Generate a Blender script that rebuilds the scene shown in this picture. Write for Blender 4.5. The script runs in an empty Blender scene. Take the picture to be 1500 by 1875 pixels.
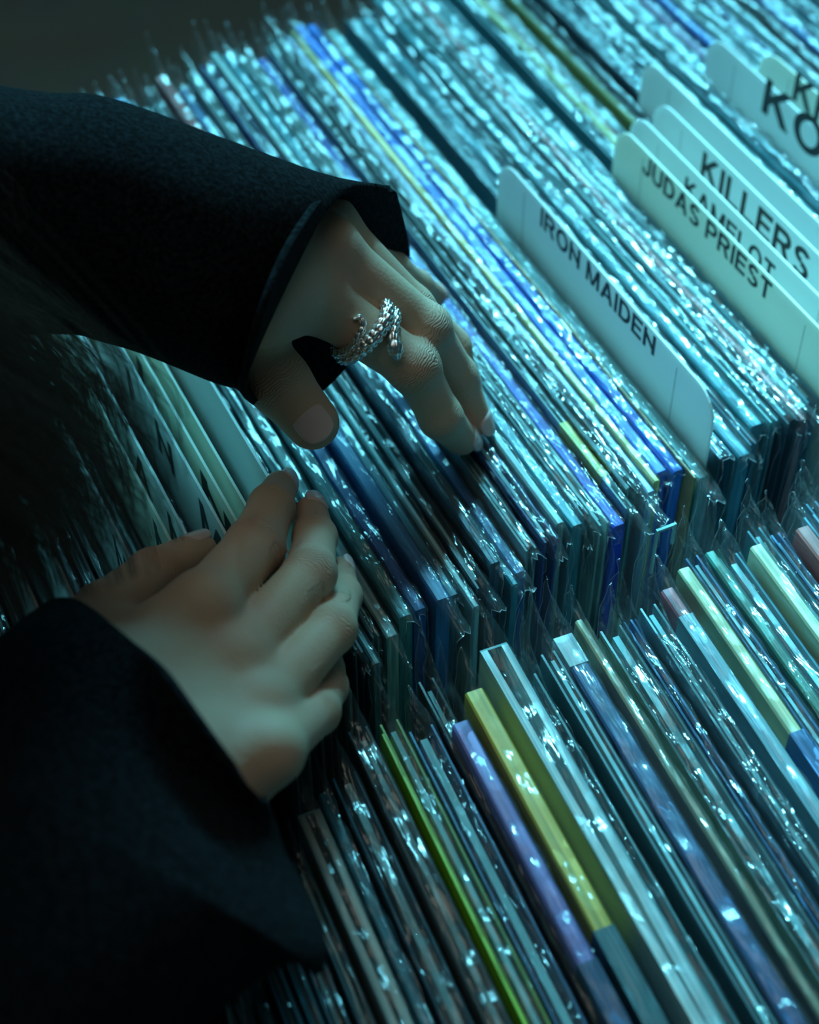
import bpy, bmesh, math, random
import numpy as np
from mathutils import Vector, Matrix
sc = bpy.context.scene
C = sc.collection
T = 0.95                                   # height of the record tops above the floor
# ---------------------------------------------------------------- camera
FPX = 3125.0; PITCH = math.radians(47.5); HC = 0.4245
cam_d = bpy.data.cameras.new('camera'); cam = bpy.data.objects.new('camera', cam_d); C.objects.link(cam)
cam.location = (0, 0, T + HC); cam.rotation_euler = (math.radians(90) - PITCH, 0, 0)
cam_d.sensor_fit = 'HORIZONTAL'; cam_d.sensor_width = 24.0; cam_d.lens = 50.0
cam_d.clip_start = 0.01
cam_d.dof.use_dof = True; cam_d.dof.focus_distance = 0.545; cam_d.dof.aperture_fstop = 6.3
sc.camera = cam
# ---------------------------------------------------------------- world and lights
w = bpy.data.worlds.new('world'); sc.world = w; w.use_nodes = True
w.node_tree.nodes['Background'].inputs[0].default_value = (0.30, 0.62, 0.70, 1)
w.node_tree.nodes['Background'].inputs[1].default_value = 0.035
def area_lamp(name, loc, target, sx, sy, power, col):
    l = bpy.data.lights.new(name, 'AREA'); l.shape = 'RECTANGLE'; l.size = sx; l.size_y = sy
    l.energy = power; l.color = col
    o = bpy.data.objects.new(name, l); C.objects.link(o); o.location = loc
    o.rotation_euler = (Vector(target) - Vector(loc)).to_track_quat('-Z', 'Y').to_euler()
    return o
area_lamp('shop_lamp', (-0.07, 1.06, T + 0.46), (0.14, 0.55, T), 0.62, 0.20, 9.5, (0.17, 0.78, 1.0))
sl_ = bpy.data.lights.new('spot_lamp', 'SPOT'); sl_.energy = 300.0; sl_.color = (0.20, 0.78, 1.0); sl_.spot_size = math.radians(23); sl_.spot_blend = 1.0; sl_.shadow_soft_size = 0.08
so_ = bpy.data.objects.new('spot_lamp', sl_); C.objects.link(so_); so_.location = (0.06, 1.22, T + 1.02)
so_.rotation_euler = (Vector((0.24, 0.40, T)) - so_.location).to_track_quat('-Z', 'Y').to_euler()
area_lamp('ambient_fill', (-0.30, 0.30, T + 2.0), (0.0, 0.35, T), 1.8, 1.4, 5.6, (0.92, 0.95, 0.80))  # unseen fill light added for dim neutral ambient on hands and shaded records
sc.view_settings.view_transform = 'Standard'; sc.view_settings.look = 'None'
sc.view_settings.gamma = 1.0; sc.view_settings.use_curve_mapping = False
sc.view_settings.exposure = 0.0
try:
    sc.cycles.transparent_max_bounces = 24; sc.cycles.max_bounces = 8
except Exception: pass
# ---------------------------------------------------------------- measuring helpers
cP, sP = math.cos(PITCH), math.sin(PITCH)
def ray(u, v):
    dx = (u - 750) / FPX; dy = -(v - 937.5) / FPX
    return Vector((dx, dy * sP + cP, dy * cP - sP))
def at(u, v, z=0.0):                       # a point z above the record tops
    r = ray(u, v); t = (HC - z) / -r.z
    return Vector((r.x * t, r.y * t, T + z))
LEN = 0.314
def frame(deg):
    a = math.radians(deg); D = Vector((math.cos(a), -math.sin(a), 0)); return D, Vector((-D.y, D.x, 0))
D2, S2 = frame(64.0); D1, S1 = frame(67.5)
def sd(p, D, S): return p.dot(S), p.dot(D)
def on_card(u, v, s, D=D2, S=S2):          # point on the upright plane s
    r = ray(u, v); t = s / r.dot(S); p = r * t
    return p.dot(D), p.z + HC              # (d, z above tops)
UPW = Vector((0, 0, 1))
def to_cam(p): return (Vector((0, 0, T + HC)) - p).normalized()
# ---------------------------------------------------------------- materials
def mat(name):
    m = bpy.data.materials.new(name); m.use_nodes = True
    nt = m.node_tree; return m, nt, nt.nodes['Principled BSDF']
def N(nt, t, **kw):
    n = nt.nodes.new(t)
    for k, v in kw.items():
        if k in n.inputs: n.inputs[k].default_value = v
        else: setattr(n, k, v)
    return n
def simple(name, col, rough=0.5, metal=0.0, bump=0.0, bscale=200.0, spec=0.5):
    m, nt, b = mat(name)
    b.inputs['Base Color'].default_value = (*col, 1); b.inputs['Roughness'].default_value = rough
    b.inputs['Metallic'].default_value = metal; b.inputs['Specular IOR Level'].default_value = spec
    tc = N(nt, 'ShaderNodeTexCoord'); nz = N(nt, 'ShaderNodeTexNoise', Scale=bscale, Detail=4.0)
    nt.links.new(tc.outputs['Object'], nz.inputs['Vector'])
    mx = N(nt, 'ShaderNodeMix', data_type='RGBA', blend_type='MULTIPLY'); mx.inputs[0].default_value = 0.35
    mx.inputs[6].default_value = (*col, 1); nt.links.new(nz.outputs['Color'], mx.inputs[7])
    if bump:
        bp = N(nt, 'ShaderNodeBump', Strength=bump, Distance=0.001)
        nt.links.new(nz.outputs[0], bp.inputs['Height']); nt.links.new(bp.outputs[0], b.inputs['Normal'])
        nt.links.new(mx.outputs[2], b.inputs['Base Color'])
    return m
def jacket_mat(name, stripes=0.0):
    m, nt, b = mat(name); L = nt.links.new
    oi = N(nt, 'ShaderNodeObjectInfo'); tc = N(nt, 'ShaderNodeTexCoord')
    mp = N(nt, 'ShaderNodeMapping'); mp.inputs['Scale'].default_value = (9, 900, 40)
    L(tc.outputs['Object'], mp.inputs[0])
    nz = N(nt, 'ShaderNodeTexNoise', Scale=1.0, Detail=3.0, noise_dimensions='4D'); L(mp.outputs[0], nz.inputs['Vector'])
    mm = N(nt, 'ShaderNodeMath', operation='MULTIPLY'); mm.inputs[1].default_value = 40.0
    L(oi.outputs['Random'], mm.inputs[0]); L(mm.outputs[0], nz.inputs['W'])
    rp = N(nt, 'ShaderNodeValToRGB'); rp.color_ramp.elements[0].position = 0.35; rp.color_ramp.elements[1].position = 0.7
    rp.color_ramp.elements[0].color = (0.38, 0.5, 0.56, 1); rp.color_ramp.elements[1].color = (1.3, 1.25, 1.2, 1)
    L(nz.outputs[0], rp.inputs[0])
    mx = N(nt, 'ShaderNodeMix', data_type='RGBA', blend_type='MULTIPLY'); mx.inputs[0].default_value = 1.0
    L(oi.outputs['Color'], mx.inputs[6]); L(rp.outputs[0], mx.inputs[7])
    L(mx.outputs[2], b.inputs['Base Color']); b.inputs['Roughness'].default_value = 0.45
    return m
def film_mat(name, k1, k2, haze, fmin):
    m, nt, b = mat(name); L = nt.links.new
    nt.nodes.remove(b); out = nt.nodes['Material Output']
    tc = N(nt, 'ShaderNodeTexCoord'); oi = N(nt, 'ShaderNodeObjectInfo')
    mm = N(nt, 'ShaderNodeMath', operation='MULTIPLY'); mm.inputs[1].default_value = 60.0; L(oi.outputs['Random'], mm.inputs[0])
    def nz(sx, sy, sz, detail, dist):
        mp = N(nt, 'ShaderNodeMapping'); mp.inputs['Scale'].default_value = (sx, sy, sz); L(tc.outputs['Object'], mp.inputs[0])
        n = N(nt, 'ShaderNodeTexNoise', Scale=1.0, Detail=detail, Distortion=dist, noise_dimensions='4D')
        L(mp.outputs[0], n.inputs['Vector']); L(mm.outputs[0], n.inputs['W']); return n.outputs[0]
    a = nz(26, 480, 260, 2.0, 0.35); c = nz(150, 800, 500, 2.0, 0.4)
    def ridge(x):
        s1_ = N(nt, 'ShaderNodeMath', operation='SUBTRACT'); L(x, s1_.inputs[0]); s1_.inputs[1].default_value = 0.5
        s2_ = N(nt, 'ShaderNodeMath', operation='ABSOLUTE'); L(s1_.outputs[0], s2_.inputs[0])
        s3_ = N(nt, 'ShaderNodeMath', operation='POWER'); L(s2_.outputs[0], s3_.inputs[0]); s3_.inputs[1].default_value = 0.7
        s4_ = N(nt, 'ShaderNodeMath', operation='MULTIPLY'); L(s3_.outputs[0], s4_.inputs[0]); s4_.inputs[1].default_value = -1.6
        return s4_.outputs[0]
    sx_ = N(nt, 'ShaderNodeSeparateXYZ'); L(tc.outputs['Object'], sx_.inputs[0])
    zf = N(nt, 'ShaderNodeMapRange'); L(sx_.outputs['Z'], zf.inputs['Value'])
    for k_, v_ in (('From Min', -0.006), ('From Max', 0.0), ('To Min', 0.22), ('To Max', 1.0)): zf.inputs[k_].default_value = v_
    cm = N(nt, 'ShaderNodeMapRange'); L(nz(9, 90, 1, 2.0, 0.0), cm.inputs['Value'])
    for k_, v_ in (('From Min', 0.44), ('From Max', 0.62), ('To Min', 0.16), ('To Max', 1.0)): cm.inputs[k_].default_value = v_
    zc = N(nt, 'ShaderNodeMath', operation='MULTIPLY'); L(zf.outputs[0], zc.inputs[0]); L(cm.outputs[0], zc.inputs[1])
    b0 = N(nt, 'ShaderNodeBump', Strength=0.9, Distance=k1 * 0.35); L(a, b0.inputs['Height'])
    b1 = N(nt, 'ShaderNodeBump', Strength=1.0, Distance=k1 * 1.2); L(ridge(nz(38, 420, 220, 1.0, 0.5)), b1.inputs['Height']); L(b0.outputs[0], b1.inputs['Normal'])
    b2 = N(nt, 'ShaderNodeBump', Strength=0.6, Distance=k2); L(zc.outputs[0], b2.inputs['Strength']); L(zc.outputs[0], b1.inputs['Strength']); L(zf.outputs[0], b0.inputs['Strength']); L(c, b2.inputs['Height']); L(b1.outputs[0], b2.inputs['Normal'])
    tr = N(nt, 'ShaderNodeBsdfTransparent'); tr.inputs[0].default_value = (0.95, 0.98, 0.98, 1)
    gl = N(nt, 'ShaderNodeBsdfGlossy', Roughness=0.12); L(b2.outputs[0], gl.inputs['Normal'])
    df = N(nt, 'ShaderNodeBsdfDiffuse'); df.inputs[0].default_value = (0.75, 0.85, 0.88, 1); L(b1.outputs[0], df.inputs['Normal'])
    lw = N(nt, 'ShaderNodeLayerWeight', Blend=0.35); L(b2.outputs[0], lw.inputs['Normal'])
    mr = N(nt, 'ShaderNodeMapRange'); mr.inputs['To Min'].default_value = fmin; mr.inputs['To Max'].default_value = 0.65
    L(lw.outputs['Fresnel'], mr.inputs['Value'])
    m1 = N(nt, 'ShaderNodeMixShader'); rim = N(nt, 'ShaderNodeAttribute', attribute_name='rim'); hz = N(nt, 'ShaderNodeMath', operation='MULTIPLY_ADD'); L(rim.outputs['Fac'], hz.inputs[0])
    hz.inputs[1].default_value = 0.5; hz.inputs[2].default_value = haze; L(hz.outputs[0], m1.inputs[0]); L(tr.outputs[0], m1.inputs[1]); L(df.outputs[0], m1.inputs[2])
    ov = N(nt, 'ShaderNodeMapRange'); L(oi.outputs['Random'], ov.inputs['Value']); ov.inputs['To Min'].default_value = 0.45; ov.inputs['To Max'].default_value = 1.25
    ov2 = N(nt, 'ShaderNodeMath', operation='MULTIPLY'); L(ov.outputs[0], ov2.inputs[0]); L(mr.outputs[0], ov2.inputs[1])
    fz = N(nt, 'ShaderNodeMath', operation='MULTIPLY'); L(ov2.outputs[0], fz.inputs[0]); L(zf.outputs[0], fz.inputs[1])
    prev = fz.outputs[0]                   # gloss share cut on loose film past the jacket to dim its grey reflections
    for ch_, lo_, hi_, a_, b_ in (('Z', 0.004, 0.007, 1.0, 0.3), ('X', 0.0, 0.002, 1.0, 0.35), ('X', -LEN - 0.002, -LEN, 0.35, 1.0)):
        q_ = N(nt, 'ShaderNodeMapRange'); L(sx_.outputs[ch_], q_.inputs['Value'])
        for k_, v_ in (('From Min', lo_), ('From Max', hi_), ('To Min', a_), ('To Max', b_)): q_.inputs[k_].default_value = v_
        p_ = N(nt, 'ShaderNodeMath', operation='MULTIPLY'); L(prev, p_.inputs[0]); L(q_.outputs[0], p_.inputs[1]); prev = p_.outputs[0]
    fz2 = N(nt, 'ShaderNodeMath', operation='MAXIMUM'); L(prev, fz2.inputs[0]); fz2.inputs[1].default_value = 0.04
    m2 = N(nt, 'ShaderNodeMixShader'); L(fz2.outputs[0], m2.inputs[0]); L(m1.outputs[0], m2.inputs[1]); L(gl.outputs[0], m2.inputs[2])
    L(m2.outputs[0], out.inputs['Surface'])
    return m
M_JACKET = jacket_mat('printed_card'); M_FILM = film_mat('clear_film', 0.0019, 0.0008, 0.035, 0.075); M_TIGHT = film_mat('clear_film_tight', 0.0009, 0.0003, 0.015, 0.045)
M_PAPER = simple('inner_paper', (0.26, 0.48, 0.50), 0.8)
def card_mat(name, col):
    m = simple(name, col, 0.38, spec=0.4); nt = m.node_tree; b = nt.nodes['Principled BSDF']
    tl = N(nt, 'ShaderNodeBsdfTranslucent'); tl.inputs[0].default_value = (*col, 1)
    mx = N(nt, 'ShaderNodeMixShader'); mx.inputs[0].default_value = 0.45
    nt.links.new(b.outputs[0], mx.inputs[1]); nt.links.new(tl.outputs[0], mx.inputs[2]); nt.links.new(mx.outputs[0], nt.nodes['Material Output'].inputs['Surface'])
    return m
M_CARD = card_mat('divider_plastic', (0.86, 0.90, 0.88))
M_INK = simple('black_ink', (0.012, 0.012, 0.014), 0.5)
def skin_mat():
    m, nt, b = mat('skin'); L = nt.links.new
    at_ = N(nt, 'ShaderNodeAttribute', attribute_name='tone')
    tc = N(nt, 'ShaderNodeTexCoord'); n1 = N(nt, 'ShaderNodeTexNoise', Scale=60.0, Detail=3.0); L(tc.outputs['Object'], n1.inputs[0])
    mx = N(nt, 'ShaderNodeMix', data_type='RGBA'); mx.inputs[6].default_value = (0.66, 0.48, 0.35, 1); mx.inputs[7].default_value = (0.68, 0.34, 0.24, 1)
    L(at_.outputs['Fac'], mx.inputs[0])
    m2 = N(nt, 'ShaderNodeMix', data_type='RGBA', blend_type='MULTIPLY'); m2.inputs[0].default_value = 0.12
    L(mx.outputs[2], m2.inputs[6]); L(n1.outputs[1], m2.inputs[7])
    L(m2.outputs[2], b.inputs['Base Color']); b.inputs['Roughness'].default_value = 0.6; b.inputs['Specular IOR Level'].default_value = 0.25
    b.inputs['Subsurface Weight'].default_value = 0.12; b.inputs['Subsurface Radius'].default_value = (0.004, 0.002, 0.001)
    b.inputs['Subsurface Scale'].default_value = 1.0
    vo = N(nt, 'ShaderNodeTexVoronoi', Scale=900.0); L(tc.outputs['Object'], vo.inputs['Vector'])
    b1 = N(nt, 'ShaderNodeBump', Strength=0.18, Distance=0.0004); L(vo.outputs['Distance'], b1.inputs['Height'])
    cxa = N(nt, 'ShaderNodeAttribute', attribute_name='crease_x'); cma = N(nt, 'ShaderNodeAttribute', attribute_name='crease_m')
    n2 = N(nt, 'ShaderNodeTexNoise', Scale=170.0, Detail=2.0); L(tc.outputs['Object'], n2.inputs[0])
    ma = N(nt, 'ShaderNodeMath', operation='MULTIPLY_ADD'); L(n2.outputs[0], ma.inputs[0]); ma.inputs[1].default_value = 6.0; L(cxa.outputs['Fac'], ma.inputs[2])
    mb = N(nt, 'ShaderNodeMath', operation='MULTIPLY'); L(ma.outputs[0], mb.inputs[0]); mb.inputs[1].default_value = 3.1
    ms = N(nt, 'ShaderNodeMath', operation='SINE'); L(mb.outputs[0], ms.inputs[0])
    mq = N(nt, 'ShaderNodeMath', operation='ABSOLUTE'); L(ms.outputs[0], mq.inputs[0])
    mpw = N(nt, 'ShaderNodeMath', operation='POWER'); L(mq.outputs[0], mpw.inputs[0]); mpw.inputs[1].default_value = 0.35
    mm_ = N(nt, 'ShaderNodeMath', operation='MULTIPLY'); L(mpw.outputs[0], mm_.inputs[0]); L(cma.outputs['Fac'], mm_.inputs[1])
    b2 = N(nt, 'ShaderNodeBump', Strength=0.8, Distance=0.0007); L(mm_.outputs[0], b2.inputs['Height']); L(b1.outputs[0], b2.inputs['Normal'])
    L(b2.outputs[0], b.inputs['Normal'])
    return m
M_SKIN = skin_mat()
M_NAIL = simple('nail', (0.80, 0.62, 0.60), 0.22)
def wool_mat():
    m, nt, b = mat('navy_wool'); L = nt.links.new
    tc = N(nt, 'ShaderNodeTexCoord'); n1 = N(nt, 'ShaderNodeTexNoise', Scale=650.0, Detail=5.0, Roughness=0.7); L(tc.outputs['Object'], n1.inputs[0])
    n2 = N(nt, 'ShaderNodeTexNoise', Scale=220.0, Detail=3.0); L(tc.outputs['Object'], n2.inputs[0])
    rp = N(nt, 'ShaderNodeValToRGB'); rp.color_ramp.elements[0].position = 0.42; rp.color_ramp.elements[1].position = 0.72
    rp.color_ramp.elements[0].color = (0.0012, 0.0014, 0.0024, 1); rp.color_ramp.elements[1].color = (0.020, 0.030, 0.038, 1)
    L(n1.outputs[0], rp.inputs[0]); L(rp.outputs[0], b.inputs['Base Color'])
    b.inputs['Roughness'].default_value = 0.95; b.inputs['Specular IOR Level'].default_value = 0.04
    b.inputs['Sheen Weight'].default_value = 0.03; b.inputs['Sheen Roughness'].default_value = 0.5
    b1 = N(nt, 'ShaderNodeBump', Strength=0.8, Distance=0.0015); L(n1.outputs[0], b1.inputs['Height'])
    b2 = N(nt, 'ShaderNodeBump', Strength=0.4, Distance=0.0012); L(n2.outputs[0], b2.inputs['Height']); L(b1.outputs[0], b2.inputs['Normal'])
    L(b2.outputs[0], b.inputs['Normal']); return m
M_WOOL = wool_mat()
M_SILVER = simple('silver', (0.96, 0.97, 0.96), 0.33, 1.0)
M_BOARD = simple('painted_board', (0.05, 0.06, 0.06), 0.6, bump=0.3)
M_FLOOR = simple('floor_vinyl', (0.40, 0.55, 0.52), 0.7, bump=0.2, bscale=8)
M_HAIR = simple('brown_hair', (0.07, 0.048, 0.032), 0.6, spec=0.2)
# ---------------------------------------------------------------- object helpers
def mesh_np(name, verts, faces, material, parent=None, smooth=False):
    me = bpy.data.meshes.new(name); me.from_pydata([tuple(v) for v in np.asarray(verts).tolist()], [], faces)
    me.validate(); me.update()
    if smooth: me.polygons.foreach_set('use_smooth', [True] * len(me.polygons))
    me.materials.append(material)
    o = bpy.data.objects.new(name, me); C.objects.link(o)
    if parent: o.parent = parent
    return o
def thing(name, label, cat, loc=(0, 0, 0), group=None, rz=0.0):
    o = bpy.data.objects.new(name, None); o.empty_display_size = 0.02; C.objects.link(o)
    o.location = loc; o.rotation_euler = (0, 0, rz); o['label'] = label; o['category'] = cat
    if group: o['group'] = group
    return o
def boxes(name, bl, material, parent=None):
    V = []; Fc = []
    for (x0, y0, z0, x1, y1, z1) in bl:
        k = len(V)
        V += [(x0,y0,z0),(x1,y0,z0),(x1,y1,z0),(x0,y1,z0),(x0,y0,z1),(x1,y0,z1),(x1,y1,z1),(x0,y1,z1)]
        Fc += [(k,k+3,k+2,k+1),(k+4,k+5,k+6,k+7),(k,k+1,k+5,k+4),(k+1,k+2,k+6,k+5),(k+2,k+3,k+7,k+6),(k+3,k,k+4,k+7)]
    return mesh_np(name, V, Fc, material, parent)
def prism(name, pts, y0, y1, material, parent=None):   # outline in x,z extruded along y
    n = len(pts); V = [(x, y0, z) for x, z in pts] + [(x, y1, z) for x, z in pts]
    Fc = [tuple(range(n)), tuple(range(2*n-1, n-1, -1))] + [(i, i+n, (i+1) % n + n, (i+1) % n) for i in range(n)]
    return mesh_np(name, V, Fc, material, parent)
LEN = 0.314
rng = random.Random(7); nrs = np.random.RandomState(5)
def noise1(n, step, amp):                  # smooth 1-D noise
    k = int(n / step) + 3; g = nrs.uniform(-1, 1, k); x = np.arange(n) / step
    i = x.astype(int); f = x - i; f = f * f * (3 - 2 * f)
    return amp * (g[i] * (1 - f) + g[i + 1] * f)
# ---------------------------------------------------------------- the setting
fl = boxes('floor', [(-3, -2, -0.02, 3, 4, 0)], M_FLOOR); fl['kind'] = 'structure'
# ---------------------------------------------------------------- one record in its sleeve
LEN = 0.314; HT = 0.314
def film_mesh(th, near, far, peak_far, peak_near, gap, floppy, tight=False):
    """Clear bag round a jacket. x: 0 = near end, -LEN = far end; z: 0 = jacket top."""
    n = 96
    xs = np.concatenate([np.linspace(-LEN - far, -LEN, 10)[:-1], np.linspace(-LEN, -LEN + 0.03, 14)[:-1],
                         np.linspace(-LEN + 0.03, -0.03, n)[:-1], np.linspace(-0.03, 0, 14)[:-1], np.linspace(0, near, 9)])
    xs = np.concatenate([xs[:1], [xs[0] + 0.0004], xs[1:-1], [xs[-1] - 0.0004], xs[-1:]])
    m = len(xs); hw = th / 2 + 0.0005
    base = noise1(m, 2.2, 0.0006) + noise1(m, 7, 0.0008) + gap
    sk = noise1(m, 3, 0.25) + noise1(m, 1.3, 0.15)
    pf = peak_far * np.clip(1 - (xs + LEN + far) / 0.020, 0, 1) ** 1.3
    pn = peak_near * np.clip(1 - (near - xs) / 0.018, 0, 1) ** 1.3
    ztop = base + pf + pn
    over = np.clip((xs - 0.0) / max(near, 1e-4), 0, 1); overf = np.clip((-LEN - xs) / max(far, 1e-4), 0, 1)
    pinch = 1 - 0.55 * overf ** 1.2 - floppy * over
    ztop = ztop - 0.0025 * over * floppy * 2
    cols = [(-1, -0.30), (-1, -0.12), (-1, -0.04), (-1, -0.015), (-1, -0.006), (-1.0, -0.0015), (-0.88, 0.6), (-0.45, 0.95), (0, 1.05), (0.45, 0.9), (0.88, 0.55),
            (1.0, -0.0015), (1, -0.006), (1, -0.015), (1, -0.04), (1, -0.12), (1, -0.30)]
    nc = len(cols); V = np.zeros((m, nc, 3))
    for j, (cy, cz) in enumerate(cols):
        side = abs(cy) == 1
        wob = noise1(m, 2.5, 0.00035)
        if side:
            y = cy * hw * pinch + wob * (0.3 + 0.7 * (cz > -0.02)) ; z = np.full(m, cz) + (noise1(m, 3, 0.0004) if cz > -0.02 else 0) + (ztop - base) * max(0, 1 + cz / 0.012) * 0.55
            if cz > -0.02: z = z - 0.0035 * over
        else:
            y = (cy + sk * (1 - abs(cy))) * hw * pinch * (1 - 0.5 * np.clip((pf + pn) / 0.01, 0, 1)) + wob
            z = base * cz + (ztop - base) * (0.55 + 0.45 * cz) + noise1(m, 1.6, 0.0005) - 0.0025 * over * floppy
        V[:, j, 0] = xs + ((noise1(1, 1, 0.0012)[0]) if True else 0) * (over + overf) * 1.5
        V[:, j, 1] = y; V[:, j, 2] = z
    idx = np.arange(m * nc).reshape(m, nc)
    V[1, :, 1:] = V[0, :, 1:]; V[1, :, 0] = V[0, :, 0] + 0.0004; V[-2, :, 1:] = V[-1, :, 1:]; V[-2, :, 0] = V[-1, :, 0] - 0.0004
    q = np.stack([idx[:-1, :-1], idx[1:, :-1], idx[1:, 1:], idx[:-1, 1:]], -1).reshape(-1, 4)
    me = bpy.data.meshes.new('plastic_sleeve')
    me.vertices.add(m * nc); me.vertices.foreach_set('co', V.reshape(-1))
    me.loops.add(q.size); me.loops.foreach_set('vertex_index', q.reshape(-1).astype(np.int32))
    me.polygons.add(len(q)); me.polygons.foreach_set('loop_start', np.arange(0, q.size, 4, dtype=np.int32))
    me.polygons.foreach_set('use_smooth', np.ones(len(q), dtype=bool))
    me.update(calc_edges=True); me.materials.append(M_TIGHT if tight else M_FILM)
    rm = np.zeros((m, nc), np.float32); rm[0] = rm[-1] = 1; ra_ = me.attributes.new('rim', 'FLOAT', 'POINT'); ra_.data.foreach_set('value', rm.reshape(-1))
    return me
def child_mesh(name, me, parent, color=None):
    o = bpy.data.objects.new(name, me); C.objects.link(o); o.parent = parent
    if color: o.color = (*color, 1)
    return o
def record(p_near, D, th, color, style, label, group=None, near=0.004, far=0.008, peak=0.006, peak_n=0.0, gap=0.0015, floppy=0.3, extra=None, cat='record', tight=False):
    """p_near: world point of the jacket's top edge at the near end, mid-thickness."""
    rz = math.atan2(D.y, D.x)
    t = thing('vinyl_record', label, cat, (p_near.x, p_near.y, p_near.z - HT), group, rz)
    h = th / 2
    if style == 'spine':                    # closed, the spine is up
        pts = [(-h, -HT), (h, -HT), (h, -0.0007), (h - 0.0006, 0), (-h + 0.0006, 0), (-h, -0.0007)]
        V = []; 
        for x in (-LEN, 0): V += [(x, y, z + HT) for y, z in pts]
        n = 6; Fc = [tuple(range(n - 1, -1, -1)), tuple(range(n, 2 * n))] + [(i, (i + 1) % n, (i + 1) % n + n, i + n) for i in range(n)]
        j = mesh_np('jacket', V, Fc, M_JACKET, t); j.color = (*color, 1)
    elif style == 'gatefold':               # open wedge at the far end between two boards
        b = 0.0022
        V = []; Fc = []
        for sgn in (-1, 1):
            k = len(V)
            for x, w0 in ((-LEN, 1.0), (-LEN * 0.55, 0.72), (0, 0.66)):
                y0 = sgn * h * w0; y1 = y0 - sgn * b * (1.0 if w0 == 1.0 else 0.95 * h * w0 / b)
                V += [(x, y0, 0), (x, y1, 0), (x, y1, HT), (x, y0, HT)]
            for i in range(2):
                a = k + 4 * i
                for e in range(4): Fc.append((a + e, a + (e + 1) % 4, a + 4 + (e + 1) % 4, a + 4 + e))
            Fc += [(k, k + 1, k + 2, k + 3), (k + 8, k + 9, k + 10, k + 11)]
        j = mesh_np('jacket', V, Fc, M_JACKET, t); j.color = (*color, 1)
        boxes('end_fold', [(-LEN - 0.0008, -h, HT - 0.10, -LEN, h, HT - 0.0003)], M_PAPER, t)
    else:                                   # two boards with the paper inner sleeve between
        b = min(0.0007, th * 0.22)
        j = boxes('jacket', [(-LEN, -h, 0, 0, -h + b, HT), (-LEN, h - b, 0, 0, h, HT), (-LEN, -h + b, 0, 0, h - b, 0.004)], M_JACKET, t)
        j.color = (*color, 1)
        q = (h - b) * 0.6; yy = rng.uniform(-0.3, 0.3) * (h - b)
        dz = rng.uniform(0.0006, 0.003)
        boxes('inner_sleeve', [(-LEN + 0.003, yy - q * 0.6, 0.005, -0.002 - rng.uniform(0, .004), yy + q * 0.6, HT - dz)], M_PAPER, t)
    f = child_mesh('plastic_sleeve', film_mesh(th, near, far, peak, peak_n, gap, floppy, tight), t)
    f.location = (0, 0, HT)
    if extra: extra(t, h)
    return t
# ---------------------------------------------------------------- divider cards
TH = 0.185
def st(p, q, t=TH):
    d = math.hypot(q[0] - p[0], q[1] - p[1]); nx, ny = -(q[1] - p[1]) / d * t / 2, (q[0] - p[0]) / d * t / 2
    return [[(p[0] + nx, p[1] + ny), (p[0] - nx, p[1] - ny), (q[0] - nx, q[1] - ny), (q[0] + nx, q[1] + ny)]]
def rc_(x0, y0, x1, y1): return [[(x0, y0), (x1, y0), (x1, y1), (x0, y1)]]
def arc_(cx, cy, rx, ry, a0, a1, t=TH, n=14):
    o = []
    for i in range(n):
        a = math.radians(a0 + (a1 - a0) * i / n); b = math.radians(a0 + (a1 - a0) * (i + 1) / n)
        o.append([(cx + rx * math.cos(a), cy + ry * math.sin(a)), (cx + rx * math.cos(b), cy + ry * math.sin(b)),
                  (cx + (rx - t) * math.cos(b), cy + (ry - t) * math.sin(b)), (cx + (rx - t) * math.cos(a), cy + (ry - t) * math.sin(a))])
    return o
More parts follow.
